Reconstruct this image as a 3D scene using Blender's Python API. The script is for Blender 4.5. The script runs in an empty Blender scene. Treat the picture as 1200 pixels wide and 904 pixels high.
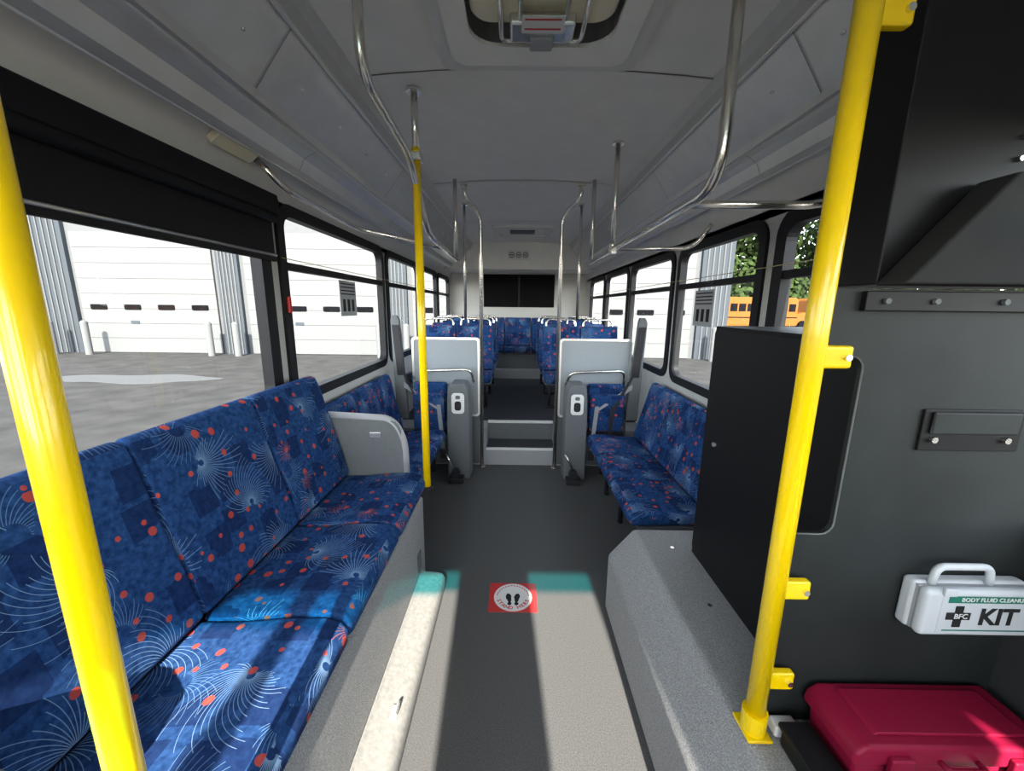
import bpy, bmesh, math, random
from mathutils import Vector, Matrix, Quaternion
random.seed(7)
SC = bpy.context.scene
COL = SC.collection
H0 = 1.5

# ------------------------------------------------------------------ materials
def new_mat(name):
    m = bpy.data.materials.new(name); m.use_nodes = True
    nt = m.node_tree; b = nt.nodes['Principled BSDF']
    return m, nt, b

def simple(name, col, rough=0.5, metal=0.0, noise=0.0, nscale=40, bump=0.0, bscale=200, spec=None, coat=0.0):
    m, nt, b = new_mat(name)
    b.inputs['Base Color'].default_value = (*col, 1)
    b.inputs['Roughness'].default_value = rough
    b.inputs['Metallic'].default_value = metal
    if coat: b.inputs['Coat Weight'].default_value = coat
    if spec is None and metal < 0.1: spec = 0.2
    if spec is not None: b.inputs['Specular IOR Level'].default_value = spec
    if noise or bump:
        tc = nt.nodes.new('ShaderNodeTexCoord')
    if noise:
        n = nt.nodes.new('ShaderNodeTexNoise'); n.inputs['Scale'].default_value = nscale
        n.inputs['Detail'].default_value = 6
        r = nt.nodes.new('ShaderNodeValToRGB')
        r.color_ramp.elements[0].position = 0.3; r.color_ramp.elements[1].position = 0.7
        r.color_ramp.elements[0].color = (*[max(0, c*(1-noise)) for c in col], 1)
        r.color_ramp.elements[1].color = (*[min(1, c*(1+noise)) for c in col], 1)
        nt.links.new(tc.outputs['Object'], n.inputs['Vector'])
        nt.links.new(n.outputs['Fac'], r.inputs['Fac'])
        nt.links.new(r.outputs['Color'], b.inputs['Base Color'])
    if bump:
        n2 = nt.nodes.new('ShaderNodeTexNoise'); n2.inputs['Scale'].default_value = bscale
        n2.inputs['Detail'].default_value = 3
        bp = nt.nodes.new('ShaderNodeBump'); bp.inputs['Strength'].default_value = bump
        bp.inputs['Distance'].default_value = 0.004
        nt.links.new(tc.outputs['Object'], n2.inputs['Vector'])
        nt.links.new(n2.outputs['Fac'], bp.inputs['Height'])
        nt.links.new(bp.outputs['Normal'], b.inputs['Normal'])
    return m

def fabric():
    m, nt, b = new_mat('seat_fabric_blue')
    L = nt.links
    def N(t): return nt.nodes.new(t)
    def M(op, a, c=None, d=None):
        n = N('ShaderNodeMath'); n.operation = op
        for i, v in enumerate((a, c, d)):
            if v is None: continue
            if isinstance(v, (int, float)): n.inputs[i].default_value = v
            else: L.new(v, n.inputs[i])
        return n.outputs[0]
    def MIX(f, a, c):
        n = N('ShaderNodeMix'); n.data_type = 'RGBA'
        if isinstance(f, (int, float)): n.inputs[0].default_value = f
        else: L.new(f, n.inputs[0])
        for i, v in ((6, a), (7, c)):
            if isinstance(v, tuple): n.inputs[i].default_value = (*v, 1)
            else: L.new(v, n.inputs[i])
        return n.outputs[2]
    uv = N('ShaderNodeUVMap'); uv.uv_map = 'UVMap'
    oi = N('ShaderNodeObjectInfo')
    va = N('ShaderNodeVectorMath'); va.operation = 'ADD'
    L.new(uv.outputs[0], va.inputs[0])
    sc = N('ShaderNodeVectorMath'); sc.operation = 'SCALE'; sc.inputs['Scale'].default_value = 3.7
    L.new(oi.outputs['Location'], sc.inputs[0]); L.new(sc.outputs[0], va.inputs[1])
    P = va.outputs[0]
    no = N('ShaderNodeTexNoise'); no.inputs['Scale'].default_value = 70; no.inputs['Detail'].default_value = 5
    L.new(P, no.inputs['Vector'])
    base = MIX(M('MULTIPLY', M('SUBTRACT', no.outputs['Fac'], 0.32), 2.6), (0.008, 0.028, 0.095), (0.024, 0.072, 0.200))
    vc = N('ShaderNodeTexVoronoi'); vc.voronoi_dimensions = '2D'; vc.distance = 'CHEBYCHEV'
    vc.inputs['Scale'].default_value = 9; vc.inputs['Randomness'].default_value = 0.85
    L.new(P, vc.inputs['Vector'])
    sep = N('ShaderNodeSeparateColor'); L.new(vc.outputs['Color'], sep.inputs[0])
    blk = M('MULTIPLY', M('LESS_THAN', sep.outputs[0], 0.42), M('LESS_THAN', vc.outputs['Distance'], 0.40))
    base = MIX(M('MULTIPLY', blk, 0.65), base, (0.006, 0.013, 0.055))
    def burst(scale, off, rmin, rmax, nl, wid, base, amt, keep, colr):
        v0 = N('ShaderNodeVectorMath'); v0.operation = 'ADD'; v0.inputs[1].default_value = (off, off*.7, 0)
        L.new(P, v0.inputs[0])
        v = N('ShaderNodeTexVoronoi'); v.voronoi_dimensions = '2D'; v.inputs['Scale'].default_value = scale
        v.inputs['Randomness'].default_value = 0.95
        L.new(v0.outputs[0], v.inputs['Vector'])
        s = N('ShaderNodeVectorMath'); s.operation = 'SUBTRACT'
        L.new(v0.outputs[0], s.inputs[0]); L.new(v.outputs['Position'], s.inputs[1])
        xy = N('ShaderNodeSeparateXYZ'); L.new(s.outputs[0], xy.inputs[0])
        ang = M('ARCTAN2', xy.outputs[1], xy.outputs[0])
        r = M('SQRT', M('ADD', M('MULTIPLY', xy.outputs[0], xy.outputs[0]), M('MULTIPLY', xy.outputs[1], xy.outputs[1])))
        cs = N('ShaderNodeSeparateColor'); L.new(v.outputs['Color'], cs.inputs[0])
        sw = M('MULTIPLY', M('SUBTRACT', cs.outputs[0], 0.5), M('MULTIPLY', r, 16.0))
        t = M('MULTIPLY', M('ADD', ang, sw), nl/6.28318)
        d = M('MULTIPLY', M('PINGPONG', t, 0.5), M('MULTIPLY', r, 6.28318/nl))
        ray = M('LESS_THAN', d, wid)
        wn = N('ShaderNodeTexWhiteNoise'); wn.noise_dimensions = '2D'
        cmb = N('ShaderNodeCombineXYZ'); L.new(M('ROUND', t), cmb.inputs[0]); L.new(cs.outputs[1], cmb.inputs[1])
        L.new(cmb.outputs[0], wn.inputs['Vector'])
        a2 = M('ADD', ang, M('MULTIPLY', cs.outputs[1], 6.28))
        lobe = M('MULTIPLY', M('ADD', 1.0, M('SINE', a2)), 0.5)
        rr_ = M('MULTIPLY', M('ADD', 0.02, M('MULTIPLY', lobe, 1.0)), M('MULTIPLY', M('ADD', 0.5, M('MULTIPLY', wn.outputs['Value'], 0.5)), rmax))
        mk_ = M('MULTIPLY', M('MULTIPLY', M('LESS_THAN', r, rr_), M('GREATER_THAN', r, rmin)), ray)
        mk_ = M('MULTIPLY', mk_, M('LESS_THAN', cs.outputs[2], keep))
        return MIX(M('MULTIPLY', mk_, amt), base, colr)
    base = burst(3.7, 0.0, 0.010, 0.20, 46, 0.0009, base, 0.55, 0.75, (0.24, 0.38, 0.55))
    base = burst(3.2, 5.3, 0.03, 0.17, 40, 0.0008, base, 0.40, 0.6, (0.20, 0.36, 0.55))
    base = burst(4.6, 2.1, 0.012, 0.08, 26, 0.0010, base, 0.55, 0.25, (0.50, 0.12, 0.07))
    vd = N('ShaderNodeTexVoronoi'); vd.voronoi_dimensions = '2D'; vd.inputs['Scale'].default_value = 15
    L.new(P, vd.inputs['Vector'])
    sd = N('ShaderNodeSeparateColor'); L.new(vd.outputs['Color'], sd.inputs[0])
    dot = M('MULTIPLY', M('LESS_THAN', vd.outputs['Distance'], M('ADD', 0.08, M('MULTIPLY', sd.outputs[1], 0.13))), M('LESS_THAN', sd.outputs[0], 0.42))
    base = MIX(M('MULTIPLY', dot, 0.85), base, (0.45, 0.062, 0.035))
    L.new(base, b.inputs['Base Color'])
    b.inputs['Roughness'].default_value = 0.95
    b.inputs['Specular IOR Level'].default_value = 0.08
    bp = N('ShaderNodeBump'); bp.inputs['Strength'].default_value = 0.25; bp.inputs['Distance'].default_value = 0.002
    n2 = N('ShaderNodeTexNoise'); n2.inputs['Scale'].default_value = 500
    L.new(P, n2.inputs['Vector']); L.new(n2.outputs['Fac'], bp.inputs['Height']); L.new(bp.outputs['Normal'], b.inputs['Normal'])
    return m

def glassmat(name='window_glass', col=(0.92, 0.95, 0.94), refl=0.04):
    m = bpy.data.materials.new(name); m.use_nodes = True
    nt = m.node_tree; nt.nodes.clear()
    o = nt.nodes.new('ShaderNodeOutputMaterial'); mx = nt.nodes.new('ShaderNodeMixShader')
    t = nt.nodes.new('ShaderNodeBsdfTransparent'); t.inputs[0].default_value = (*col, 1)
    g = nt.nodes.new('ShaderNodeBsdfGlossy'); g.inputs['Roughness'].default_value = 0.02
    mx.inputs[0].default_value = refl
    nt.links.new(t.outputs[0], mx.inputs[1]); nt.links.new(g.outputs[0], mx.inputs[2]); nt.links.new(mx.outputs[0], o.inputs[0])
    return m

M_FAB = fabric()
M_GLASS = glassmat(refl=0.025)
M_TINT = glassmat('windscreen_tint_band', (0.03, 0.52, 0.58), 0.03)
M_FLOOR = simple('vinyl_floor', (0.092, 0.092, 0.091), 0.65, noise=0.32, nscale=220, bump=0.15, bscale=400, spec=0.18)
M_FLOOR2 = simple('vinyl_floor_rear', (0.048, 0.052, 0.060), 0.65, noise=0.2, nscale=120, spec=0.2)
M_WALL = simple('wall_panel_grey', (0.46, 0.455, 0.44), 0.65, noise=0.05, nscale=60)
M_CEIL = simple('ceiling_panel', (0.78, 0.76, 0.72), 0.65, noise=0.03, nscale=8)
M_COVE = simple('cove_panel', (0.64, 0.63, 0.60), 0.42, noise=0.03, nscale=15, spec=0.4)
M_DUCT = simple('duct_aluminium_paint', (0.60, 0.595, 0.58), 0.32, metal=0.4, noise=0.04, nscale=12)
M_SEAM = simple('seam_dark', (0.22, 0.22, 0.22), 0.7)
M_TRIMM = simple('trim_aluminium', (0.80, 0.80, 0.79), 0.28, metal=0.9)
M_STEEL = simple('brushed_steel_tube', (0.78, 0.75, 0.70), 0.26, metal=1.0, noise=0.05, nscale=60)
M_YEL = simple('yellow_powdercoat', (0.84, 0.57, 0.0), 0.25, coat=0.35, spec=0.4)
M_BLK = simple('black_frame_rubber', (0.010, 0.010, 0.012), 0.5)
M_BLIND = simple('black_blind_fabric', (0.008, 0.008, 0.010), 0.6)
M_MATTE = simple('black_mesh_matte', (0.008, 0.008, 0.009), 0.95, spec=0.05)
M_CHAR = simple('charcoal_panel', (0.018, 0.021, 0.021), 0.50, noise=0.2, nscale=6, bump=0.05, bscale=500, spec=0.18)
M_CHARM = simple('charcoal_matte', (0.030, 0.031, 0.031), 0.75, noise=0.1, nscale=9, spec=0.08)
M_CHAR2 = simple('charcoal_panel_dark', (0.007, 0.007, 0.008), 0.45, bump=0.05, bscale=600, spec=0.18)
M_SPECK = simple('speckled_grey_wheelbox', (0.30, 0.30, 0.295), 0.65, noise=0.36, nscale=230, bump=0.8, bscale=300)
M_GREY = simple('grey_plastic', (0.125, 0.135, 0.14), 0.55, noise=0.05, nscale=50, spec=0.12)
M_GREYL = simple('light_grey_plastic', (0.32, 0.33, 0.34), 0.5)
M_LEDGE = simple('ledge_grey', (0.24, 0.235, 0.22), 0.6, noise=0.15, nscale=60, bump=0.2, bscale=200)
M_PART = simple('partition_laminate', (0.25, 0.275, 0.30), 0.45, noise=0.06, nscale=90, spec=0.15)
M_WHITE = simple('white_plastic', (0.66, 0.66, 0.64), 0.4)
M_KIT = simple('kit_case_plastic', (0.46, 0.48, 0.50), 0.4)
M_BEIGE = simple('beige_plastic', (0.76, 0.70, 0.52), 0.5)
M_RED = simple('red_plastic', (0.22, 0.006, 0.030), 0.45)
M_REDS = simple('sticker_red', (0.50, 0.04, 0.04), 0.5)
M_GREEN = simple('label_green', (0.02, 0.14, 0.10), 0.5)
M_BLACKT = simple('print_black', (0.02, 0.02, 0.02), 0.6, spec=0.1)
M_STRAP = simple('webbing_grey', (0.25, 0.26, 0.28), 0.8)
M_DARK = simple('dark_plastic', (0.020, 0.020, 0.024), 0.5)
M_ASPH = simple('asphalt', (0.044, 0.043, 0.042), 0.95, noise=0.22, nscale=2.0, spec=0.05)
M_PUD = simple('wet_patch', (0.082, 0.084, 0.087), 0.6, spec=0.1)
M_BLDG = simple('building_wall_white', (0.088, 0.090, 0.093), 0.9, spec=0.05)
M_DOOR = simple('garage_door_white', (0.108, 0.109, 0.110), 0.9, spec=0.05)
M_DOORJ = simple('garage_door_joint', (0.074, 0.075, 0.076), 0.9, spec=0.05)
M_SLOT = simple('door_slot_dark', (0.004, 0.004, 0.005), 0.9, spec=0.02)
M_BGREY = simple('building_trim_grey', (0.040, 0.046, 0.053), 0.8, spec=0.05)
M_BDARK = simple('far_building_slate', (0.014, 0.018, 0.026), 0.8, spec=0.1)
M_SBUS = simple('school_bus_yellow', (0.16, 0.055, 0.006), 0.5)
M_BARK = simple('bark', (0.03, 0.02, 0.012), 0.9)
M_LEAF = simple('foliage', (0.020, 0.034, 0.008), 0.8, noise=0.7, nscale=1.2, spec=0.1)
M_CORD = simple('cord_yellow', (0.35, 0.30, 0.17), 0.6)

# ------------------------------------------------------------------ helpers
def empty(name, loc=(0, 0, 0), rot=(0, 0, 0), parent=None):
    e = bpy.data.objects.new(name, None); COL.objects.link(e)
    e.location = loc; e.rotation_euler = rot; e.empty_display_size = 0.1
    if parent: e.parent = parent
    return e

def mk(name, verts, faces, mat, parent=None, bevel=0, seg=3, smooth=False, loc=(0,0,0), rot=(0,0,0), ang=35):
    me = bpy.data.meshes.new(name)
    bm = bmesh.new()
    vs = [bm.verts.new(v) for v in verts]
    for f in faces:
        try: bm.faces.new([vs[i] for i in f])
        except ValueError: pass
    bmesh.ops.remove_doubles(bm, verts=bm.verts, dist=1e-5)
    bmesh.ops.recalc_face_normals(bm, faces=bm.faces)
    uvl = bm.loops.layers.uv.new('UVMap')
    for f in bm.faces:
        n = f.normal; ax = max(range(3), key=lambda i: abs(n[i]))
        for l in f.loops:
            c = l.vert.co
            l[uvl].uv = ((c.y, c.z), (c.x, c.z), (c.x, c.y))[ax]
        f.smooth = smooth or bevel > 0
    bm.to_mesh(me); bm.free()
    me.materials.append(mat)
    o = bpy.data.objects.new(name, me); COL.objects.link(o)
    o.location = loc; o.rotation_euler = rot
    if parent: o.parent = parent
    if bevel:
        md = o.modifiers.new('bev', 'BEVEL'); md.width = bevel; md.segments = seg
        md.limit_method = 'ANGLE'; md.angle_limit = math.radians(ang); md.harden_normals = True
    return o

def box(name, x0, x1, y0, y1, z0, z1, mat, parent=None, bevel=0, seg=2, loc=(0,0,0), rot=(0,0,0)):
    v = [(x, y, z) for x in (x0, x1) for y in (y0, y1) for z in (z0, z1)]
    f = [(0,1,3,2),(4,6,7,5),(0,4,5,1),(2,3,7,6),(0,2,6,4),(1,5,7,3)]
    return mk(name, v, f, mat, parent, bevel, seg, loc=loc, rot=rot)

def prism(name, pts, a0, a1, axis, mat, parent=None, bevel=0, seg=3, smooth=False, loc=(0,0,0), rot=(0,0,0), ang=35):
    def P(p, a):
        return {'x': (a, p[0], p[1]), 'y': (p[0], a, p[1]), 'z': (p[0], p[1], a)}[axis]
    n = len(pts)
    v = [P(p, a0) for p in pts] + [P(p, a1) for p in pts]
    f = [tuple(range(n)), tuple(range(2*n-1, n-1, -1))]
    f += [(i, (i+1) % n, n+(i+1) % n, n+i) for i in range(n)]
    return mk(name, v, f, mat, parent, bevel, seg, smooth, loc, rot, ang)

def strip(name, pts, y0, y1, mat, parent=None, smooth=False, thick=0):
    n = len(pts)
    v = [(p[0], y0, p[1]) for p in pts] + [(p[0], y1, p[1]) for p in pts]
    f = [(i, i+1, n+i+1, n+i) for i in range(n-1)]
    return mk(name, v, f, mat, parent, smooth=smooth)

def rr(x0, x1, y0, y1, r, k=6):
    pts = []
    for cx, cy, a in ((x1-r, y1-r, 0), (x0+r, y1-r, 90), (x0+r, y0+r, 180), (x1-r, y0+r, 270)):
        for i in range(k+1):
            t = math.radians(a+90*i/k); pts.append((cx+r*math.cos(t), cy+r*math.sin(t)))
    return pts

def ring(name, outer, inner, a0, a1, axis, mat, parent=None):
    n = len(outer)
    def P(p, a):
        return {'x': (a, p[0], p[1]), 'y': (p[0], a, p[1]), 'z': (p[0], p[1], a)}[axis]
    v = [P(p, a0) for p in outer]+[P(p, a0) for p in inner]+[P(p, a1) for p in outer]+[P(p, a1) for p in inner]
    f = []
    for i in range(n):
        j = (i+1) % n
        f += [(i, j, n+j, n+i), (2*n+i, 3*n+i, 3*n+j, 2*n+j), (i, 2*n+i, 2*n+j, j), (n+i, n+j, 3*n+j, 3*n+i)]
    return mk(name, v, f, mat, parent)

def rectloop(x0, x1, y0, y1, k=6):
    return [(x1, y1)]*(k+1)+[(x0, y1)]*(k+1)+[(x0, y0)]*(k+1)+[(x1, y0)]*(k+1)

def tube(name, pts, r, mat, parent=None, fillet=0.06, sides=14, cap=True):
    P = [Vector(p) for p in pts]; path = [P[0]]
    for i in range(1, len(P)-1):
        a, b, c = P[i-1], P[i], P[i+1]
        d1 = (a-b); d2 = (c-b)
        if d1.length < 1e-6 or d2.length < 1e-6: continue
        f = min(fillet, d1.length*0.49, d2.length*0.49)
        p1 = b+d1.normalized()*f; p2 = b+d2.normalized()*f
        for k in range(9):
            t = k/8; path.append((1-t)**2*p1+2*t*(1-t)*b+t*t*p2)
    path.append(P[-1])
    verts = []
    up = Vector((0.123, 0.77, 0.31)).normalized()
    t0 = (path[1]-path[0]).normalized()
    nrm = t0.cross(up).normalized()
    for i, p in enumerate(path):
        if i == 0: t = (path[1]-path[0])
        elif i == len(path)-1: t = path[-1]-path[-2]
        else: t = (path[i+1]-path[i]).normalized()+(path[i]-path[i-1]).normalized()
        t.normalize()
        nrm = (nrm-t*nrm.dot(t)).normalized(); bn = t.cross(nrm)
        for s in range(sides):
            a = 2*math.pi*s/sides
            verts.append(p+nrm*math.cos(a)*r+bn*math.sin(a)*r)
    faces = []
    for i in range(len(path)-1):
        for s in range(sides):
            s2 = (s+1) % sides
            faces.append((i*sides+s, i*sides+s2, (i+1)*sides+s2, (i+1)*sides+s))
    if cap:
        faces.append(tuple(range(sides))); faces.append(tuple(range((len(path)-1)*sides, len(path)*sides)))
    return mk(name, verts, faces, mat, parent, smooth=True)

def cyl(name, c, r, h, mat, parent=None, axis='z', n=24, r2=None):
    r2 = r if r2 is None else r2
    v = []
    for k, (rad, s) in enumerate(((r, -h/2), (r2, h/2))):
        for i in range(n):
            a = 2*math.pi*i/n; x, y = rad*math.cos(a), rad*math.sin(a)
            v.append({'z': (c[0]+x, c[1]+y, c[2]+s), 'y': (c[0]+x, c[1]+s, c[2]+y), 'x': (c[0]+s, c[1]+x, c[2]+y)}[axis])
    f = [tuple(range(n)), tuple(range(n, 2*n))]+[(i, (i+1) % n, n+(i+1) % n, n+i) for i in range(n)]
    return mk(name, v, f, mat, parent)

def text(name, s, size, loc, rot, mat, parent=None, bold=0.0, align='CENTER'):
    cu = bpy.data.curves.new(name, 'FONT'); cu.body = s; cu.size = size; cu.align_x = align; cu.align_y = 'CENTER'
    cu.offset = bold; cu.extrude = 0.0004
    cu.materials.append(mat)
    o = bpy.data.objects.new(name, cu); COL.objects.link(o); o.location = loc; o.rotation_euler = rot
    if parent: o.parent = parent
    return o

# ------------------------------------------------------------------ room shell
XL, XR = -1.15, 1.24
YF, YB = -1.6, 7.1
ZC = H0+0.95
RF = 0.36

box('floor', XL, XR, YF, 3.6, -0.06, 0.0, M_FLOOR)
fr = empty('floor_raised')
box('platform', XL, XR, 3.86, YB, -0.06, RF, M_FLOOR2, fr)
box('platform_side_a', XL, -0.27, 3.58, 3.86, -0.06, RF, M_GREYL, fr)
box('platform_side_b', 0.40, XR, 3.58, 3.86, -0.06, RF, M_GREYL, fr)
st = empty('step')
box('tread', -0.27, 0.40, 3.58, 3.86, 0, 0.165, M_GREYL, st)
box('tread_mat', -0.26, 0.39, 3.60, 3.858, 0.165, 0.170, M_FLOOR2, st)
box('nosing_low', -0.265, 0.395, 3.572, 3.60, 0.150, 0.172, M_WHITE, st, 0.004)
box('riser_high', -0.27, 0.40, 3.853, 3.8599, 0.17, 0.335, M_GREY, st)
box('nosing_high', -0.265, 0.395, 3.845, 3.875, 0.340, 0.366, M_WHITE, st, 0.004)

wl = [(-1.35, -0.22), (-0.08, 1.87), (1.98, 3.48), (3.58, 4.78), (4.88, 5.83), (5.93, 6.88)]
wr = [(-1.35, -0.22), (-0.08, 1.94), (2.05, 3.08), (3.18, 4.33), (4.43, 5.50), (5.60, 6.62)]
wn = [0]
def side(wname, X, out, wins, z0, z1, tz):
    w = empty(wname)
    edges = [YF]+[(wins[i][1]+wins[i+1][0])/2 for i in range(len(wins)-1)]+[YB]
    for i, (a, b) in enumerate(wins):
        A, B = edges[i], edges[i+1]
        ring('panel', rectloop(A, B, 0.0, 2.0), rr(a, b, z0, z1, 0.10), X, X+out*0.05, 'x', M_WALL, w)
        wn[0] += 1
        g = empty('window_%d' % wn[0])
        big = 0.055 if i == 1 else 0.04
        ring('frame', rr(a-0.018, b+0.018, z0-0.018, z1+0.018, 0.115), rr(a+big, b-big, z0+big, z1-big, 0.07),
             X-out*0.016, X+out*0.035, 'x', M_BLK, g)
        v = [(X+out*0.02, a+.02, z0+.02), (X+out*0.02, b-.02, z0+.02), (X+out*0.02, b-.02, z1-.02), (X+out*0.02, a+.02, z1-.02)]
        mk('pane', v, [(0, 1, 2, 3)], M_GLASS, g)
        if i != 1 or X > 0:
            box('transom', *(sorted((X-out*0.01, X+out*0.03))), a+0.03, b-0.03, tz-0.018, tz+0.018, M_BLK, g)
            box('transom_latch', *(sorted((X-out*0.018, X-out*0.01))), (a+b)/2-0.05, (a+b)/2+0.05, tz-0.012, tz+0.012, M_DARK, g, 0.003)
        if i == 2 and X < 0:
            box('release_handle', *(sorted((X-out*0.030, X-out*0.016))), a+0.0, a+0.022, 1.46, 1.54, M_REDS, g, 0.005)
    return w
side('wall_left', XL, -1, wl, 1.00, 1.97, 1.69)
side('wall_right', XR, 1, wr, 0.96, 1.93, 1.66)

# front wall with windscreen
wf = empty('wall_front')
WH = 2.41
box('dash_wall', XL, XR, YF-0.05, YF, 0, 0.85, M_CHAR, wf)
box('header', XL, XR, YF-0.05, YF, WH, 2.62, M_GREYL, wf)
box('post_a', XL-.05, XL+0.08, YF-0.05, YF, 0.85, WH, M_CHAR, wf)
box('sun_blocker_right', 0.61, 1.17, YF-0.05, YF, 0.85, WH, M_CHAR, wf)  # unseen blocker, widened to keep direct sun off the right wheel box
box('sun_blocker_centre', -0.12, 0.27, YF-0.05, YF, 0.85, WH, M_CHAR, wf)  # added behind the camera to cast a standing person's shadow on the floor
box('sun_blocker_thin', -0.54, -0.47, YF-0.05, YF, 0.85, WH, M_CHAR, wf)  # added out of view; its shadow makes the dark stripe on the bench
ws = empty('window_21')
mk('tinted_band', [(XL, YF-0.02, WH-.12), (XR, YF-0.02, WH-.12), (XR, YF-0.02, WH), (XL, YF-0.02, WH)], [(0, 1, 2, 3)], M_TINT, ws)

# rear wall
wb = empty('wall_back')
box('panel', XL, XR, YB, YB+0.05, 0, 2.6, M_WALL, wb)
box('bulkhead', XL, XR, 6.35, YB, 2.08, 2.55, M_CEIL, wb)
rw = empty('window_20')
box('frame', -0.56, 0.68, 7.06, 7.1, 1.50, 2.06, M_MATTE, rw, 0.01)
for i in range(14):
    box('louvre', -0.52, 0.64, 7.045, 7.062, 1.54+i*0.036, 1.555+i*0.036, M_MATTE, rw)
box('mullion', 0.045, 0.075, 7.04, 7.06, 1.50, 2.06, M_BLK, rw)

# ceiling with hatch hole
hx0, hx1, hy0, hy1 = -0.20, 0.36, 1.15, 1.66
xs = [-0.67, -0.6, -0.5, -0.4, -0.3, hx0, -0.1, 0.08, 0.26, hx1, 0.46, 0.56, 0.66, 0.75, 0.82]
ys = [YF-.05, hy0, hy1, 6.4]
def cz(x):
    u = (x-0.075)/0.745
    return ZC+0.035*(1-u*u)
cv = [(x, y, cz(x)) for y in ys for x in xs]; n = len(xs); cf = []
for j in range(3):
    for i in range(n-1):
        if j == 1 and xs[i] >= hx0-1e-6 and xs[i+1] <= hx1+1e-6: continue
        cf.append((j*n+i, j*n+i+1, (j+1)*n+i+1, (j+1)*n+i))
ce = empty('ceiling')
mk('panels', cv, cf, M_CEIL, ce, smooth=True)
box('roof_skin', XL-.05, XR+.05, YF-.05, YB+.05, 2.62, 2.66, M_CEIL, ce)
for y in (1.87, 3.35, 4.85):
    strip('seam', [(x, cz(x)-0.002) for x in xs], y, y+0.005, M_SEAM, ce)
    strip('seam_lip', [(x, cz(x)-0.004) for x in xs], y+0.005, y+0.03, M_CEIL, ce)

cove = [(-1.15, .49), (-1.140, .55), (-1.115, .60), (-1.08, .63), (-1.055, .637)]
duct = [(-1.055, .637), (-1.05, .60), (-1.035, .592), (-1.0, .607), (-.975, .655), (-.94, .675), (-.90, .69), (-.892, .675), (-.875, .675), (-.865, .70),
        (-.83, .745), (-.79, .797), (-.73, .872), (-.722, .862), (-.705, .868), (-.695, .91), (-.67, .952)]
def Lm(p): return (p[0], p[1]+H0)
def Rm(p): return (XR-(p[0]+1.15)*0.875, p[1]+H0-0.01*(p[0] < -1.1))
for k, F in enumerate((Lm, Rm)):
    t = empty('trim_%d' % (k+1))
    strip('cove', [F(p) for p in [(-1.15, .45)]+cove], YF, YB, M_COVE, t, smooth=True)
    d = empty('ceiling_air_duct')
    strip('duct_face', [F(p) for p in duct], YF, YB, M_DUCT, d)
    def inset(p, e):
        return F((p[0]+e*0.8, p[1]-e))
    for y in (0.2, 1.45, 2.75, 4.05, 5.35):
        strip('panel_joint', [inset(p, 0.0025) for p in duct[9:13]], y, y+0.004, M_SEAM, d)
        strip('panel_joint_low', [inset(p, 0.0025) for p in duct[3:7]], y+.5, y+.504, M_SEAM, d)
    for y in [0.35+0.32*i for i in range(18)]:
        p = F((-.80, .785)); cyl('rivet', (p[0]+(0.003 if k == 0 else -0.003), y, p[1]-0.003), 0.006, 0.006, M_TRIMM, d)
    for q_, r_ in (((-0.905, .683), .006), ((-0.712, .862), .006), ((-1.04, .592), .005)):
        a = F(q_); tube('rail_bead', [(a[0], YF, a[1]), (a[0], YB, a[1])], r_, M_TRIMM, d, sides=8)

# ------------------------------------------------------------------ roof hatch
hz = ZC+0.03
h = empty('roof_hatch')
ring('outer_flange', rr(-0.30, 0.46, 1.02, 1.80, 0.04), rr(-0.22, 0.38, 1.12, 1.69, 0.06), hz-0.045, hz+0.01, 'z', M_COVE, h)
ring('inner_flange', rr(-0.25, 0.41, 1.07, 1.74, 0.06), rr(-0.17, 0.33, 1.17, 1.63, 0.10), hz-0.06, hz-0.045, 'z', M_CEIL, h)
ring('throat', rr(-0.22, 0.38, 1.12, 1.69, 0.06), rr(-0.19, 0.35, 1.15, 1.66, 0.08), hz-0.05, hz+0.10, 'z', M_GREYL, h)
box('lid', -0.2, 0.36, 1.13, 1.68, hz+0.08, hz+0.10, M_BEIGE, h)
prism('lid_pan', rr(-0.16, 0.32, 1.18, 1.56, 0.07), hz-0.03, hz+0.08, 'z', M_BEIGE, h, 0.012)
box('latch_body', -0.03, 0.19, 1.50, 1.60, hz-0.065, hz-0.025, M_TRIMM, h, 0.01)
box('latch_label', 0.01, 0.15, 1.46, 1.54, hz-0.069, hz-0.0655, M_WHITE, h)
for i in range(2): box('latch_label_red', 0.02, 0.14, 1.47+i*0.045, 1.476+i*0.045, hz-0.0705, hz-0.0692, M_REDS, h)
box('latch_knob', 0.04, 0.12, 1.56, 1.63, hz-0.075, hz-0.06, M_GREYL, h, 0.006)
tube('latch_handle', [(-0.06, 1.4, hz-.04), (-0.06, 1.61, hz-0.05), (0.22, 1.61, hz-0.05), (0.22, 1.4, hz-.04)], 0.009, M_STEEL, h, 0.03)
tube('strut', [(0.005, 1.15, hz-0.042), (0.005, 1.50, hz-0.05)], 0.008, M_STEEL, h)
tube('strut', [(0.155, 1.15, hz-0.042), (0.155, 1.50, hz-0.05)], 0.008, M_STEEL, h)
h2 = empty('roof_hatch')
ring('flange', rr(-0.30, 0.46, 5.05, 5.75, 0.05), rr(-0.22, 0.38, 5.15, 5.65, 0.06), hz-0.03, hz+0.01, 'z', M_WHITE, h2)
prism('lid', rr(-0.22, 0.38, 5.15, 5.65, 0.06), hz-0.012, hz+0.0, 'z', M_CEIL, h2)
box('slot', -0.08, 0.24, 5.30, 5.5, hz-0.03, hz-0.012, M_GREY, h2, 0.005)

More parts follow.
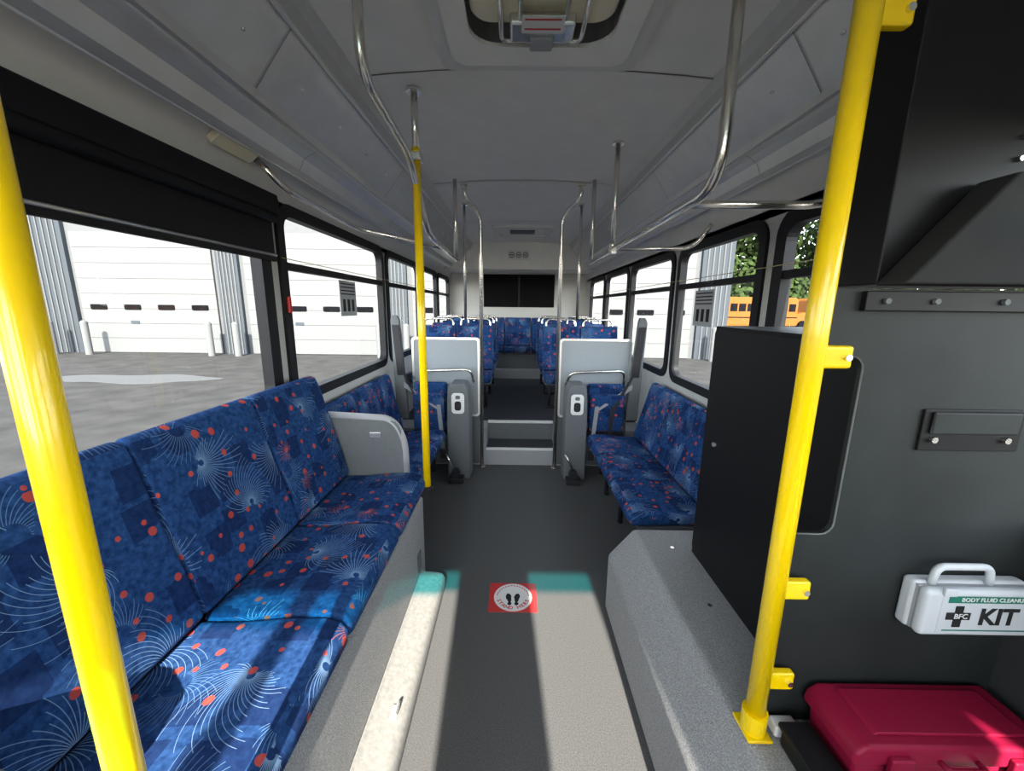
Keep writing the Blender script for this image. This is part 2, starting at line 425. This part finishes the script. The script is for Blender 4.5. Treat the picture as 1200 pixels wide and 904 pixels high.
# sign on rear bulkhead
sg = empty('notice_sign')
box('plate', -0.13, 0.21, 6.342, 6.349, 2.22, 2.36, M_WHITE, sg)
for i in range(3):
    cyl('symbol_ring', (-0.065+i*0.105, 6.340, 2.29), 0.042, 0.003, M_BLACKT, sg, 'y')
    cyl('symbol_fill', (-0.065+i*0.105, 6.338, 2.29), 0.031, 0.003, M_WHITE, sg, 'y')
    box('symbol_bar', -0.085+i*0.105, -0.045+i*0.105, 6.334, 6.3365, 2.282, 2.298, M_BLACKT, sg)

# small beige lamp on cove
dl = empty('marker_lamp')
prism('lens', rr(-0.11, 0.11, -0.035, 0.035, 0.012), -0.010, 0.016, 'z', M_BEIGE, dl, 0.004)
dl.location = (-1.092, 1.66, H0+0.605)
dl.rotation_euler = (Matrix.Rotation(math.radians(142), 3, 'Y') @ Matrix.Rotation(math.radians(90), 3, 'Z')).to_euler()

# ------------------------------------------------------------------ seats
def seat(name, loc, face, w=0.48, D=0.45, Hs=0.0, bh=0.53, tilt=0.15, legs=0.0, handle=False, shell=True):
    e = empty(name, loc, (0, 0, face))
    hw = w/2-0.003
    cp = [(0.0, Hs-0.015), (0.14, Hs-0.012), (D*0.6, Hs+0.004), (D-0.07, Hs+0.006), (D-0.025, Hs-0.008), (D-0.004, Hs-0.035),
          (D-0.006, Hs-0.07), (D-0.03, Hs-0.095), (0.0, Hs-0.085)]
    prism('cushion', cp, -hw, hw, 'x', M_FAB, e, 0.022, 4, ang=50)
    def bp(s, off):
        return (0.03-tilt*s-off*0.96, Hs-0.005+bh*s-off*0.28)
    bk = [bp(0, 0.0), bp(0.25, -0.004), bp(0.55, 0.002), bp(0.85, 0.0), bp(0.96, 0.008), bp(1.0, 0.03), bp(0.99, 0.062), bp(0.9, 0.07), bp(0, 0.065)]
    prism('backrest', bk, -hw, hw, 'x', M_FAB, e, 0.022, 4, ang=50)
    if shell:
        sh = [bp(0.0, 0.066), bp(0.97, 0.068), bp(0.97, 0.085), bp(0, 0.09), (0.0, Hs-0.11), (D-0.06, Hs-0.115), (D-0.05, Hs-0.096), (0.0, Hs-0.088)]
        prism('shell', sh, -hw+0.004, hw-0.004, 'x', M_GREY, e, 0.006, 2)
    if handle:
        t = bp(1.0, 0.075)
        tube('grab_handle', [(-hw*0.8, t[0], t[1]-0.12), (-hw*0.8, t[0]-0.01, t[1]+0.08), (hw*0.8, t[0]-0.01, t[1]+0.08), (hw*0.8, t[0], t[1]-0.12)], 0.012, M_STEEL, e, 0.06)
    if legs:
        tube('leg', [(-hw*0.6, 0.02, Hs-0.10-legs), (-hw*0.6, 0.05, Hs-0.11)], 0.018, M_DARK, e)
        tube('leg', [(hw*0.6, 0.02, Hs-0.10-legs), (hw*0.6, 0.05, Hs-0.11)], 0.018, M_DARK, e)
        tube('leg', [(0, D-0.15, Hs-0.10-legs), (0, D-0.15, Hs-0.11)], 0.018, M_DARK, e)
        box('foot_bar', -hw*0.7, hw*0.7, 0.0, 0.04, Hs-0.11-legs, Hs-0.08-legs, M_DARK, e, 0.006)
        box('seat_frame', -hw+0.02, hw-0.02, 0.04, D-0.06, Hs-0.135, Hs-0.112, M_DARK, e, 0.006)
    return e
FX, BX, FRONT = -math.pi/2, math.pi/2, math.pi
for y in (0.745, 1.255, 1.77):
    seat('bench_seat', (-0.93, y, 0.60), FX, w=0.512, D=0.455, bh=0.555, tilt=0.14)
for y in (2.31, 2.70, 3.09):
    seat('folding_side_seat', (-0.99, y, 0.45), FX, w=0.39, D=0.40, bh=0.50, tilt=0.10, legs=0.34)
for y in (2.12, 2.55, 2.98):
    seat('folding_side_seat', (1.04, y, 0.45), BX, w=0.43, D=0.43, bh=0.47, tilt=0.12, legs=0.34)
for y in (4.42, 5.14, 5.86):
    for x in (-0.88, -0.455, 0.525, 0.95):
        seat('forward_passenger_seat', (x, y, RF+0.45), FRONT, w=0.425, D=0.42, bh=0.50, tilt=0.10, legs=0.34, handle=True)
box('rear_seat_platform', XL+.002, XR-.002, 6.28, YB-.002, RF, RF+0.14, M_GREYL)
for x in (-0.87, -0.41, 0.05, 0.51, 0.97):
    seat('rear_row_seat', (x, 6.82, RF+0.50), FRONT, w=0.45, D=0.44, bh=0.48, tilt=0.12)
box('rear_seat_plinth', XL+.01, XR-.01, 6.45, 6.9, RF+0.14, RF+0.38, M_GREY)

# ------------------------------------------------------------------ wheel boxes
wb1 = empty('wheel_housing')
box('housing', XL+.002, -0.49, 0.25, 1.98, 0.0, 0.49, M_SPECK, wb1, 0.02, 3)
cpf = [(-0.488, 0.0), (-0.365, 0.0), (-0.362, 0.06), (-0.375, 0.085), (-0.40, 0.095), (-0.47, 0.10), (-0.488, 0.12)]
prism('kick_ledge', cpf, 0.2, 1.88, 'y', M_LEDGE, wb1, 0.012, 3, ang=60)
box('seat_carrier', XL+.02, -0.52, 0.48, 2.0, 0.49, 0.503, M_DARK, wb1)
box('anchor_plate', -0.42, -0.395, 1.10, 1.15, 0.094, 0.102, M_BEIGE, wb1, 0.003)
tube('anchor_ring', [(-0.405, 1.10, 0.10), (-0.395, 1.10, 0.118), (-0.395, 1.15, 0.118), (-0.405, 1.15, 0.10)], 0.004, M_TRIMM, wb1, 0.01, 8)
box('socket_plate', -0.488, -0.482, 1.80, 1.86, 0.14, 0.24, M_GREY, wb1, 0.003)
wb2 = empty('wheel_housing')
prism('housing', [(0.475, 0), (0.475, 0.30), (0.59, 0.44), (XR-.002, 0.44), (XR-.002, 0)], -0.2, 1.76, 'y', M_SPECK, wb2, 0.018, 3)
for y in (0.95, 1.25, 1.6):
    cyl('screw', (0.72, y, 0.442), 0.008, 0.004, M_STEEL, wb2, n=10)

# bench end panels
ep = empty('bench_end_panel')
y, z1 = 2.045, 0.90
out = [(-1.10, 0.50), (-0.60, 0.50), (-0.595, 0.70), (-0.605, 0.76)]+[(-0.68+0.075*math.cos(math.radians(a)), z1-0.10+0.10*math.sin(math.radians(a))) for a in range(10, 91, 16)]+[(-0.95, z1+0.01), (-1.10, z1+0.02)]
prism('body', out, y-0.02, y+0.02, 'y', M_GREY, ep, 0.008, 3, ang=50)
tube('rim', [(-1.09, y, z1+0.02), (-0.66, y, z1), (-0.60, y, 0.78), (-0.597, y, 0.52)], 0.021, M_GREYL, ep, 0.12)
box('latch', -0.78, -0.72, y-0.028, y-0.02, 0.80, 0.83, M_TRIMM, ep, 0.003)
ep = empty('bench_end_panel')
prism('body', [(-1.10, 0.50), (-0.84, 0.50), (-0.77, 0.60), (-0.74, 0.72), (-0.76, 0.79), (-0.84, 0.83), (-1.10, 0.86)], 0.44, 0.47, 'y', M_GREY, ep, 0.008, 3)

# ------------------------------------------------------------------ poles & rails
def flange(parent, x, y, z, mat=None, r=0.034):
    cyl('flange', (x, y, z), r, 0.012, mat or M_STEEL, parent)
p = empty('yellow_grab_pole')
tube('pole', [(-0.49, 0.39, 0.0), (-0.49, 0.39, 2.45)], 0.0185, M_YEL, p, sides=24)
flange(p, -0.49, 0.39, 2.445)
p = empty('yellow_grab_pole')
px, py = -0.472, 2.0
tube('sleeve', [(px, py, 0.52), (px, py, H0+0.72)], 0.020, M_YEL, p, sides=20)
tube('steel_top', [(px, py, H0+0.70), (px, py, cz(px)-.004)], 0.016, M_STEEL, p, sides=16)
flange(p, px, py, cz(px)-0.012); flange(p, px, py, 0.528, M_DARK)
box('clamp', px-0.03, px+0.03, py-0.03, py+0.03, H0+0.66, H0+0.70, M_STEEL, p, 0.008)
p = empty('yellow_grab_pole')
tube('pole', [(0.62, 0.82, 0.442), (0.62, 0.82, 2.455)], 0.0225, M_YEL, p, sides=24)
cyl('collar', (0.62, 0.82, 0.475), 0.029, 0.06, M_YEL, p)
box('foot', 0.59, 0.652, 0.785, 0.86, 0.442, 0.450, M_YEL, p, 0.003)
for z in (1.405, 0.855, 0.60, 2.02):
    box('tab', 0.635, 0.698, 0.810, 0.832, z-0.024, z+0.024, M_YEL, p, 0.006)
    cyl('bolt', (0.684, 0.807, z), 0.007, 0.008, M_STEEL, p, 'y', 12)
g = empty('overhead_grab_rail')
x = -0.48
tube('rail', [(x, 1.36, cz(x)-.002), (x, 1.36, H0+0.70), (x, 1.92, H0+0.655), (x+0.02, 2.16, H0+0.37), (x, 3.30, H0+0.37)], 0.016, M_STEEL, g, 0.10)
flange(g, x, 1.36, cz(x)-0.008)
tube('cross_rail', [(-1.10, 1.80, H0+0.60), (-1.02, 1.86, H0+0.50), (-0.99, 2.60, H0+0.47), (-0.48, 2.62, H0+0.37)], 0.014, M_STEEL, g, 0.09)
tube('hanger', [(x, 3.28, H0+0.37), (x, 3.28, cz(x)-.002)], 0.015, M_STEEL, g)
g = empty('overhead_grab_rail')
x = 0.60
tube('rail', [(x, 1.26, cz(x)-.002), (x, 1.26, H0+0.36), (x, 3.30, H0+0.36)], 0.017, M_STEEL, g, 0.14)
flange(g, x, 1.26, cz(x)-0.008)
tube('hanger', [(x, 2.57, H0+0.36), (x, 2.57, cz(x)-.002)], 0.015, M_STEEL, g); flange(g, x, 2.57, cz(x)-0.008)
cyl('clamp', (x, 2.57, H0+0.36), 0.026, 0.05, M_STEEL, g)
tube('hanger', [(x, 3.28, H0+0.36), (x, 3.28, cz(x)-.002)], 0.015, M_STEEL, g)
tube('cross_rail', [(x, 1.48, H0+0.36), (1.08, 1.48, H0+0.36), (1.17, 1.30, H0+0.42)], 0.014, M_STEEL, g, 0.09)
tube('cross_rail', [(x, 2.57, H0+0.36), (1.10, 2.57, H0+0.37), (1.17, 2.50, H0+0.50)], 0.013, M_STEEL, g, 0.09)
for s, x, xo in ((1, -0.30, -0.42), (2, 0.385, 0.52)):
    g = empty('aisle_grab_pole')
    tube('pole', [(x, 3.51, 0.0), (x, 3.51, H0+0.76), (xo, 3.40, H0+0.87), (xo, 3.40, cz(xo)-.002)], 0.017, M_STEEL, g, 0.10)
    flange(g, x, 3.51, 0.006); flange(g, xo, 3.40, cz(xo)-0.008)
for x in (-0.50, 0.62):
    g = empty('ceiling_hanger_pole')
    tube('pole', [(x, 4.0, RF+1.02), (x, 4.0, cz(x)-.002)], 0.014, M_STEEL, g)
    flange(g, x, 4.0, cz(x)-0.008)
for X, z, ya in ((-1.118, 1.72, 1.95), (1.205, 1.70, 1.2)):
    tube('stop_request_cord', [(X, ya, z), (X, 6.9, z)], 0.0022, M_CORD, None, sides=6)

# ------------------------------------------------------------------ blind
b = empty('roller_blind')
prism('cassette', [(-1.13, 1.90), (-1.085, 1.90), (-1.075, 1.93), (-1.08, 1.985), (-1.13, 1.995)], -0.1, 1.90, 'y', M_BLIND, b, 0.008)
box('fabric', -1.118, -1.112, -0.08, 1.885, 1.73, 1.91, M_BLIND, b)
tube('fabric_roll', [(-1.10, -0.08, 1.885), (-1.10, 1.885, 1.885)], 0.022, M_BLIND, b)
box('hem_bar', -1.122, -1.104, -0.08, 1.89, 1.695, 1.732, M_BLK, b, 0.004)
tube('hem_edge', [(-1.103, -0.08, 1.722), (-1.103, 1.88, 1.722)], 0.006, M_TRIMM, b, sides=8)

# window notices
for X, y, z, r in ((-1.135, 2.72, 1.56, 1), (1.215, 2.60, 1.52, -1)):
    s = empty('notice_sticker')
    d = 0.0015*r
    box('sheet', X-0.0008, X+0.0008, y-0.13, y+0.13, z-0.13, z+0.10, M_GREYL, s)
    for i in range(4):
        box('print_line', X+d-0.0006, X+d+0.0006, y-0.11, y+0.11, z+0.01+i*0.022, z+0.018+i*0.022, M_BLACKT, s)
    for i in range(3):
        box('print_figure', X+d-0.0006, X+d+0.0006, y-0.09+i*0.07, y-0.05+i*0.07, z-0.10, z-0.02, M_BLACKT, s)

# ------------------------------------------------------------------ partitions and securement stations
for x0, x1 in ((-0.93, -0.325), (0.41, 1.05)):
    q = empty('partition_panel')
    prism('panel', rr(x0, x1, 0.50, 1.22, 0.03), 3.545, 3.57, 'y', M_PART, q, 0.003)
    ring('edge', rr(x0-0.006, x1+0.006, 0.494, 1.226, 0.035), rr(x0+0.012, x1-0.012, 0.512, 1.208, 0.025), 3.54, 3.575, 'y', M_TRIMM, q)
    box('lower_panel', x0, x1, 3.56, 3.578, 0.02, 0.5, M_GREY, q)
    xa, xb = (x0+0.06, x1-0.05)
    tube('grab_bar', [(xa, 3.545, 0.80), (xa+0.03, 3.47, 0.93), (xb-0.02, 3.47, 0.95), (xb, 3.545, 0.82)], 0.012, M_STEEL, q, 0.07)
    if x0 < 0: cx0, cx1 = -0.58, -0.38
    else: cx0, cx1 = 0.44, 0.63
    s = empty('wheelchair_securement_console')
    prism('cabinet', [(cx0, 0.0), (cx1, 0.0), (cx1, 0.50), (cx1-0.01, 0.80), (cx1-0.04, 0.86), (cx0+0.04, 0.86), (cx0+0.01, 0.80), (cx0, 0.50)], 3.25, 3.46, 'y', M_GREY, s, 0.012, 3, ang=20)
    cm = (cx0+cx1)/2
    prism('white_face', rr(cm-0.055, cm+0.055, 0.60, 0.78, 0.03), 3.238, 3.25, 'y', M_WHITE, s, 0.004)
    prism('socket', rr(cm-0.028, cm+0.028, 0.63, 0.71, 0.02), 3.232, 3.238, 'y', M_DARK, s)
    prism('button', rr(cm-0.02, cm+0.02, 0.73, 0.76, 0.01), 3.232, 3.238, 'y', M_GREY, s)
    box('tie_down_base', cm-0.08, cm+0.05, 3.14, 3.24, 0.0, 0.05, M_DARK, s, 0.01)
    cyl('retractor', (cm-0.02, 3.18, 0.085), 0.04, 0.05, M_DARK, s, 'y')
    tube('hook_bar', [(cm-0.02, 3.17, 0.1), (cm-0.06, 3.12, 0.22), (cm-0.10, 3.15, 0.28)], 0.008, M_STEEL, s)
    f0, f1 = (-0.90, -0.60) if x0 < 0 else (0.65, 0.98)
    s = empty('flip_up_seat')
    box('back_pad', f0, f1, 3.40, 3.455, 0.48, 0.84, M_FAB, s, 0.022, 4)
    box('seat_pad', f0+.01, f1-.01, 3.33, 3.39, 0.42, 0.76, M_FAB, s, 0.025, 4)
    box('hinge', f0, f1, 3.36, 3.455, 0.36, 0.42, M_DARK, s, 0.01)
    box('support_leg', (f0+f1)/2-0.03, (f0+f1)/2+0.03, 3.38, 3.44, 0.0, 0.37, M_DARK, s, 0.01)
    s = empty('shoulder_belt_post')
    sx = -1 if x0 < 0 else 1
    b0 = -1.0 if x0 < 0 else 1.06
    prism('post', [(b0-0.06, 0.5), (b0+0.05, 0.5), (b0+0.04+sx*0.04, 1.38), (b0+0.02+sx*0.04, 1.42), (b0-0.03+sx*0.04, 1.42), (b0-0.04+sx*0.04, 1.38)], 3.42, 3.46, 'y', M_GREY, s, 0.01, 3, ang=20)
    prism('post_cover', [(b0-0.035, 0.9), (b0+0.035, 0.9), (b0+0.03+sx*0.035, 1.34), (b0-0.03+sx*0.035, 1.34)], 3.408, 3.42, 'y', M_DARK, s, 0.003)
    s = empty('seat_belt')
    bx = b0-sx*0.10
    for k in range(2):
        xx = bx-sx*(0.10+0.14*k)
        v = [(b0-sx*.03, 3.37, 0.95-0.1*k), (b0-sx*.03, 3.37, 0.90-0.1*k), (xx+0.018, 3.315, 0.62), (xx-0.018, 3.315, 0.62)]
        mk('strap_upper', v, [(0, 1, 2, 3)], M_STRAP if k else M_DARK, s)
        v = [(xx-0.018, 3.314, 0.66), (xx+0.018, 3.314, 0.66), (xx+0.018-sx*0.04, 3.28, 0.25), (xx-0.018-sx*0.04, 3.28, 0.25)]
        mk('strap_drop', v, [(0, 1, 2, 3)], M_STRAP if k else M_DARK, s)
        box('buckle', xx-0.025-sx*.04, xx+0.025-sx*.04, 3.265, 3.285, 0.18, 0.27, M_DARK, s, 0.006)

# ------------------------------------------------------------------ driver bulkhead group
c = empty('equipment_cabinet')
box('carcass', 0.795, XR-.02, 0.865, 1.575, 0.442, 1.435, M_CHAR2, c, 0.004)
prism('door', rr(0.88, 1.565, 0.47, 1.425, 0.02), 0.788, 0.796, 'x', M_CHAR2, c, 0.002)
cyl('lock', (0.785, 1.47, 0.98), 0.009, 0.01, M_TRIMM, c, 'x')
c = empty('driver_bulkhead')
notch = [(0.66, 1.405)]+[(0.725+0.03*math.cos(math.radians(a)), 1.375+0.03*math.sin(math.radians(a))) for a in (90, 67, 45, 22, 0)] + \
        [(0.725+0.03*math.cos(math.radians(a)), 1.01+0.03*math.sin(math.radians(a))) for a in (0, -22, -45, -67, -90)]+[(0.66, 0.98)]
outl = [(0.66, 0.446), (XR-.005, 0.446), (XR-.005, 1.545), (0.66, 1.545)]+notch
prism('panel', outl, 0.845, 0.862, 'y', M_CHAR, c)
e0 = [(0.662, 0.85, 1.405)]+[(a, 0.848, z) for a, z in notch[1:-1]]+[(0.662, 0.85, 0.98)]
tube('notch_edge', e0, 0.0025, M_GREY, c, 0.001, sides=8)
box('top_strap', 0.72, XR-.02, 0.83, 0.845, 1.50, 1.54, M_CHAR2, c, 0.002)
for x in (0.76, 0.86, 1.0, 1.14): cyl('bolt', (x, 0.827, 1.52), 0.006, 0.008, M_GREY, c, 'y', 12)
box('cover_plate', 0.90, 1.12, 0.838, 0.845, 1.195, 1.29, M_CHAR2, c, 0.002)
box('cover_lip', 0.915, 1.105, 0.83, 0.838, 1.235, 1.285, M_CHAR, c, 0.004)
for x in (0.925, 1.085): cyl('screw', (x, 0.833, 1.222), 0.007, 0.008, M_STEEL, c, 'y', 12)
box('side_lining', 1.222, 1.238, 0.2, 0.845, 0.446, 0.93, M_CHARM, c)
c = empty('overhead_locker')
box('carcass', 0.765, 1.06, 0.866, 1.02, 1.555, 2.22, M_CHAR2, c, 0.004)
box('end_panel', 1.06, 1.20, 0.866, 1.02, 1.555, 2.02, M_CHAR2, c, 0.004)
prism('sloped_housing', [(0.755, 1.552), (0.925, 1.755), (1.22, 1.755), (1.22, 1.552)], 0.79, 0.862, 'y', M_CHARM, c, 0.006)
for z in (1.80, 1.84): cyl('screw', (1.0, 0.862, z), 0.005, 0.008, M_STEEL, c, 'y', 12)

# clean-up kit
k = empty('body_fluid_cleanup_kit')
box('case_back', 0.935, 1.20, 0.812, 0.844, 0.762, 0.885, M_KIT, k, 0.010, 3)
box('case_front', 0.937, 1.198, 0.782, 0.809, 0.764, 0.883, M_KIT, k, 0.012, 3)
box('seam_gasket', 0.94, 1.195, 0.806, 0.815, 0.768, 0.880, M_GREYL, k)
tube('carry_handle', [(0.972, 0.812, 0.88), (0.978, 0.812, 0.925), (1.10, 0.812, 0.925), (1.105, 0.812, 0.88)], 0.008, M_KIT, k, 0.02)
box('latch', 0.97, 1.0, 0.777, 0.785, 0.872, 0.892, M_KIT, k, 0.003)
box('label_sheet', 0.972, 1.19, 0.7812, 0.7818, 0.775, 0.874, M_KIT, k)
box('label_band', 0.985, 1.19, 0.7805, 0.7813, 0.855, 0.872, M_GREEN, k)
text('label_text', 'BODY FLUID CLEANUP', 0.014, (1.085, 0.7800, 0.8635), (math.pi/2, 0, 0), M_WHITE, k)
text('kit_text', 'KIT', 0.058, (1.105, 0.7805, 0.818), (math.pi/2, 0, 0), M_BLACKT, k, 0.0018)
box('cross_v', 1.005, 1.023, 0.7798, 0.7812, 0.793, 0.847, M_BLACKT, k)
box('cross_h', 0.987, 1.041, 0.7798, 0.7812, 0.812, 0.830, M_BLACKT, k)
text('cross_letters', 'BFC', 0.018, (1.019, 0.7793, 0.821), (math.pi/2, 0, 0), M_WHITE, k)
box('label_line', 0.985, 1.19, 0.7805, 0.7813, 0.782, 0.785, M_GREEN, k)

# red tool box
k = empty('red_toolbox')
prism('base', [(0.765, 0.442), (1.18, 0.442), (1.19, 0.525), (0.755, 0.525)], 0.690, 0.825, 'y', M_RED, k, 0.010)
prism('lid', [(0.742, 0.528), (1.20, 0.528), (1.20, 0.560), (1.18, 0.580), (0.77, 0.580), (0.747, 0.560)], 0.680, 0.835, 'y', M_RED, k, 0.010)
prism('lid_panel', [(0.80, 0.580), (1.15, 0.580), (1.14, 0.588), (0.81, 0.588)], 0.705, 0.81, 'y', M_RED, k, 0.003)
for x in (0.84, 1.10):
    box('latch', x-.025, x+.025, 0.667, 0.682, 0.49, 0.56, M_RED, k, 0.005)
    box('latch_pin', x-.015, x+.015, 0.664, 0.668, 0.515, 0.525, M_DARK, k, 0.001)
tube('lid_handle', [(0.93, 0.682, 0.545), (0.93, 0.662, 0.545), (1.01, 0.662, 0.545), (1.01, 0.682, 0.545)], 0.006, M_RED, k, 0.01)
k = empty('black_storage_case')
box('body', 0.665, 0.735, 0.50, 0.79, 0.442, 0.49, M_CHAR2, k, 0.012, 3)
box('lid', 0.66, 0.738, 0.495, 0.795, 0.49, 0.505, M_CHAR2, k, 0.006, 3)
k = empty('cable_connector')
box('plug', 0.665, 0.725, 0.80, 0.835, 0.442, 0.475, M_WHITE, k, 0.006)

# ------------------------------------------------------------------ floor sticker
s = empty('stand_here_floor_sticker', (0.005, 1.81, 0.0))
box('base', -0.125, 0.125, -0.105, 0.105, 0.0002, 0.0012, M_REDS, s)
cyl('white_ring', (0, 0, 0.0016), 0.100, 0.0008, M_WHITE, s, n=48)
for sx in (-1, 1):
    pts = [(sx*0.022+0.016*math.cos(a)*(1.0 if math.sin(a) > 0 else 0.75), -0.005+0.033*math.sin(a)) for a in [i*math.pi/10 for i in range(20)]]
    prism('foot_print', pts, 0.0021, 0.0026, 'z', M_BLACKT, s, rot=(0, 0, -sx*0.15))
    prism('heel_print', [(sx*0.018+0.011*math.cos(a), -0.048+0.011*math.sin(a)) for a in [i*math.pi/8 for i in range(16)]], 0.0021, 0.0026, 'z', M_BLACKT, s)
for i, ch in enumerate('STAND HERE'):
    a = math.radians(200+140*i/9)
    text('letter', ch, 0.030, (0.078*math.cos(a), 0.078*math.sin(a), 0.0023), (0, 0, a+math.pi/2), M_REDS, s, 0.0006)
for i in range(16):
    a = math.radians(10+160*i/15)
    box('small_print', -0.003, 0.003, -0.005, 0.005, 0.0021, 0.0024, M_REDS, s, loc=(0.084*math.cos(a), 0.084*math.sin(a), 0), rot=(0, 0, a))

# ------------------------------------------------------------------ exterior
GZ = -0.40
box('asphalt_ground', -60, 70, -40, 90, GZ-0.1, GZ, M_ASPH)
pts = [(-9.7+2.0*math.cos(t)*(1+0.15*math.sin(3*t)), 9.8+0.6*math.sin(t)*(1+0.2*math.cos(5*t))) for t in [i*math.pi/20 for i in range(40)]]
prism('puddle', pts, GZ+0.001, GZ+0.006, 'z', M_PUD)
YBd = 15.3
bd = empty('garage_building')
box('wall', -18, 8.0, YBd, YBd+12, GZ, 6.5, M_BLDG, bd)
for x0, x1 in ((-18.05, -16.8), (-11.2, -10.4), (-4.9, -4.1), (1.1, 1.8), (6.9, 8.05)):
    box('pilaster', x0, x1, YBd-0.15, YBd, GZ, 6.5, M_BGREY, bd)
    m = 6
    for i in range(1, m):
        xx = x0+(x1-x0)*i/m
        box('pilaster_rib', xx-0.02, xx+0.02, YBd-0.19, YBd-0.15, GZ, 6.5, M_BLDG, bd)
for x0, x1 in ((-16.6, -11.4), (-10.2, -5.1), (-3.9, 0.9), (2.0, 6.7)):
    d = empty('garage_door')
    box('backing', x0, x1, YBd-0.05, YBd-0.002, GZ+0.02, GZ+4.5, M_DOORJ, d)
    for i in range(8):
        box('section', x0, x1, YBd-0.09, YBd-0.05, GZ+0.02+i*0.56, GZ+0.568+i*0.56, M_DOOR, d)
    for i in range(4):
        cx = x0+(x1-x0)*(i+0.5)/4
        prism('vision_slot', rr(cx-0.32, cx+0.32, 1.25, 1.45, 0.05), YBd-0.11, YBd-0.088, 'y', M_SLOT, d)
        if i == 1: prism('louvre_slot', rr(cx-0.16, cx+0.16, 0.72, 0.84, 0.03), YBd-0.11, YBd-0.088, 'y', M_BGREY, d)
for x in (-17.2, -15.9, -11.3, -10.3, -5.0, -4.0, 7.3):
    bo = empty('bollard')
    cyl('post', (x, YBd-0.8, GZ+0.6), 0.11, 1.2, M_DOOR, bo)
    cyl('cap', (x, YBd-0.8, GZ+1.23), 0.11, 0.06, M_DOOR, bo, r2=0.05)
fb = empty('far_building')
box('body', -44, -21, 19, 30, GZ, 5.0, M_BDARK, fb)
box('lower_siding', -44, -20.95, 18.9, 19, GZ, 1.9, M_BGREY, fb)
prism('roof', [(-45, 5.0), (-20, 5.0), (-32, 8)], 18.5, 30.5, 'y', M_BDARK, fb)
for x in (-30, -26.5, -23.3):
    box('window_trim', x-0.5, x+0.5, 18.85, 18.9, 0.5, 1.7, M_DOOR, fb)
    box('window_glass', x-0.40, x+0.40, 18.8, 18.86, 0.6, 1.6, M_BDARK, fb)
for (bx, by) in ((17.0, 34.0), (26.5, 36.0), (36, 34)):
    s = empty('school_bus', (bx, by, GZ), (0, 0, 0.15))
    prism('body', [(0, 0.5), (7.8, 0.5), (7.8, 2.75), (7.5, 2.95), (0.3, 2.95), (0, 2.75)], 0, 2.4, 'y', M_SBUS, s, 0.06)
    prism('hood', [(-1.5, 0.5), (0, 0.5), (0, 1.75), (-1.2, 1.55), (-1.5, 1.3)], 0.2, 2.2, 'y', M_SBUS, s, 0.06)
    for i in range(9): box('side_window', 0.5+i*0.8, 1.15+i*0.8, -0.02, 0.02, 1.75, 2.4, M_SLOT, s)
    box('rub_rail', 0, 7.8, -0.03, 0.0, 1.2, 1.28, M_SLOT, s)
    for wx in (-0.6, 5.9): cyl('wheel', (wx, 0.2, 0.48), 0.48, 0.35, M_SLOT, s, 'y')
def tree(x, y, hgt, rad, n=6500):
    t = empty('tree', (x, y, GZ))
    tube('trunk', [(0, 0, 0), (0.1, 0, hgt*0.3), (0, 0.1, hgt*0.7)], 0.25, M_BARK, t)
    v = []; f = []
    blobs = [(random.uniform(-rad, rad)*0.75, random.uniform(-rad, rad)*0.6, random.uniform(0.14, 0.9)*hgt, random.uniform(0.38, 0.6)*rad) for _ in range(20)]
    for i in range(n):
        b_ = random.choice(blobs)
        d = Vector((random.gauss(0, 1), random.gauss(0, 1), random.gauss(0, 1))).normalized()
        p = Vector(b_[:3])+d*b_[3]*random.uniform(0.6, 1.05)
        if p.z < 0.3: continue
        a = Vector((random.gauss(0, 1), random.gauss(0, 1), random.gauss(0, 1))).normalized()
        q = a.cross(d).normalized()*0.27; r_ = q.cross(d).normalized()*0.27
        k0 = len(v); v += [p-q, p+r_, p+q, p-r_]; f.append((k0, k0+1, k0+2, k0+3))
    mk('foliage', v, f, M_LEAF, t)
for (x, y, hh, r) in ((24, 47, 15, 6), (31, 47, 13, 6), (38, 46, 15, 6), (45, 43, 14, 6), (52, 40, 14, 6), (58, 34, 12, 6), (-34, 40, 14, 5), (-44, 36, 13, 5)):
    tree(x, y, hh, r)

# ------------------------------------------------------------------ light, world, camera
w = bpy.data.worlds.new('sky'); SC.world = w; w.use_nodes = True
nt = w.node_tree; bg = nt.nodes['Background']
sky = nt.nodes.new('ShaderNodeTexSky'); sky.sky_type = 'NISHITA'; sky.sun_disc = False
sky.sun_elevation = math.radians(33); sky.sun_rotation = math.radians(180)
sky.air_density = 1.0; sky.dust_density = 0.6
hs = nt.nodes.new('ShaderNodeHueSaturation'); hs.inputs['Saturation'].default_value = 0.36
nt.links.new(sky.outputs[0], hs.inputs['Color']); nt.links.new(hs.outputs[0], bg.inputs[0]); bg.inputs[1].default_value = 1.35
sl = bpy.data.lights.new('sun', 'SUN'); sl.energy = 22.0; sl.angle = math.radians(0.53); sl.color = (1.0, 0.94, 0.84)
so = bpy.data.objects.new('sun', sl); COL.objects.link(so)
so.rotation_euler = Vector((-0.05, 1.0, -0.66)).to_track_quat('-Z', 'Y').to_euler(); so.location = (0, -10, 8)

cd = bpy.data.cameras.new('camera'); cam = bpy.data.objects.new('camera', cd); COL.objects.link(cam)
cd.sensor_width = 36; cd.lens = 460/1200*36; cd.clip_start = 0.02; cd.clip_end = 300
R = Matrix.Rotation(math.radians(0.37), 4, 'Z') @ Matrix.Rotation(math.radians(90-11.3), 4, 'X') @ Matrix.Rotation(math.radians(0.6), 4, 'Z')
cam.matrix_world = Matrix.Translation((0, 0, H0)) @ R
SC.camera = cam
SC.view_settings.view_transform = 'Standard'
SC.view_settings.look = 'None'
SC.view_settings.exposure = 0.0
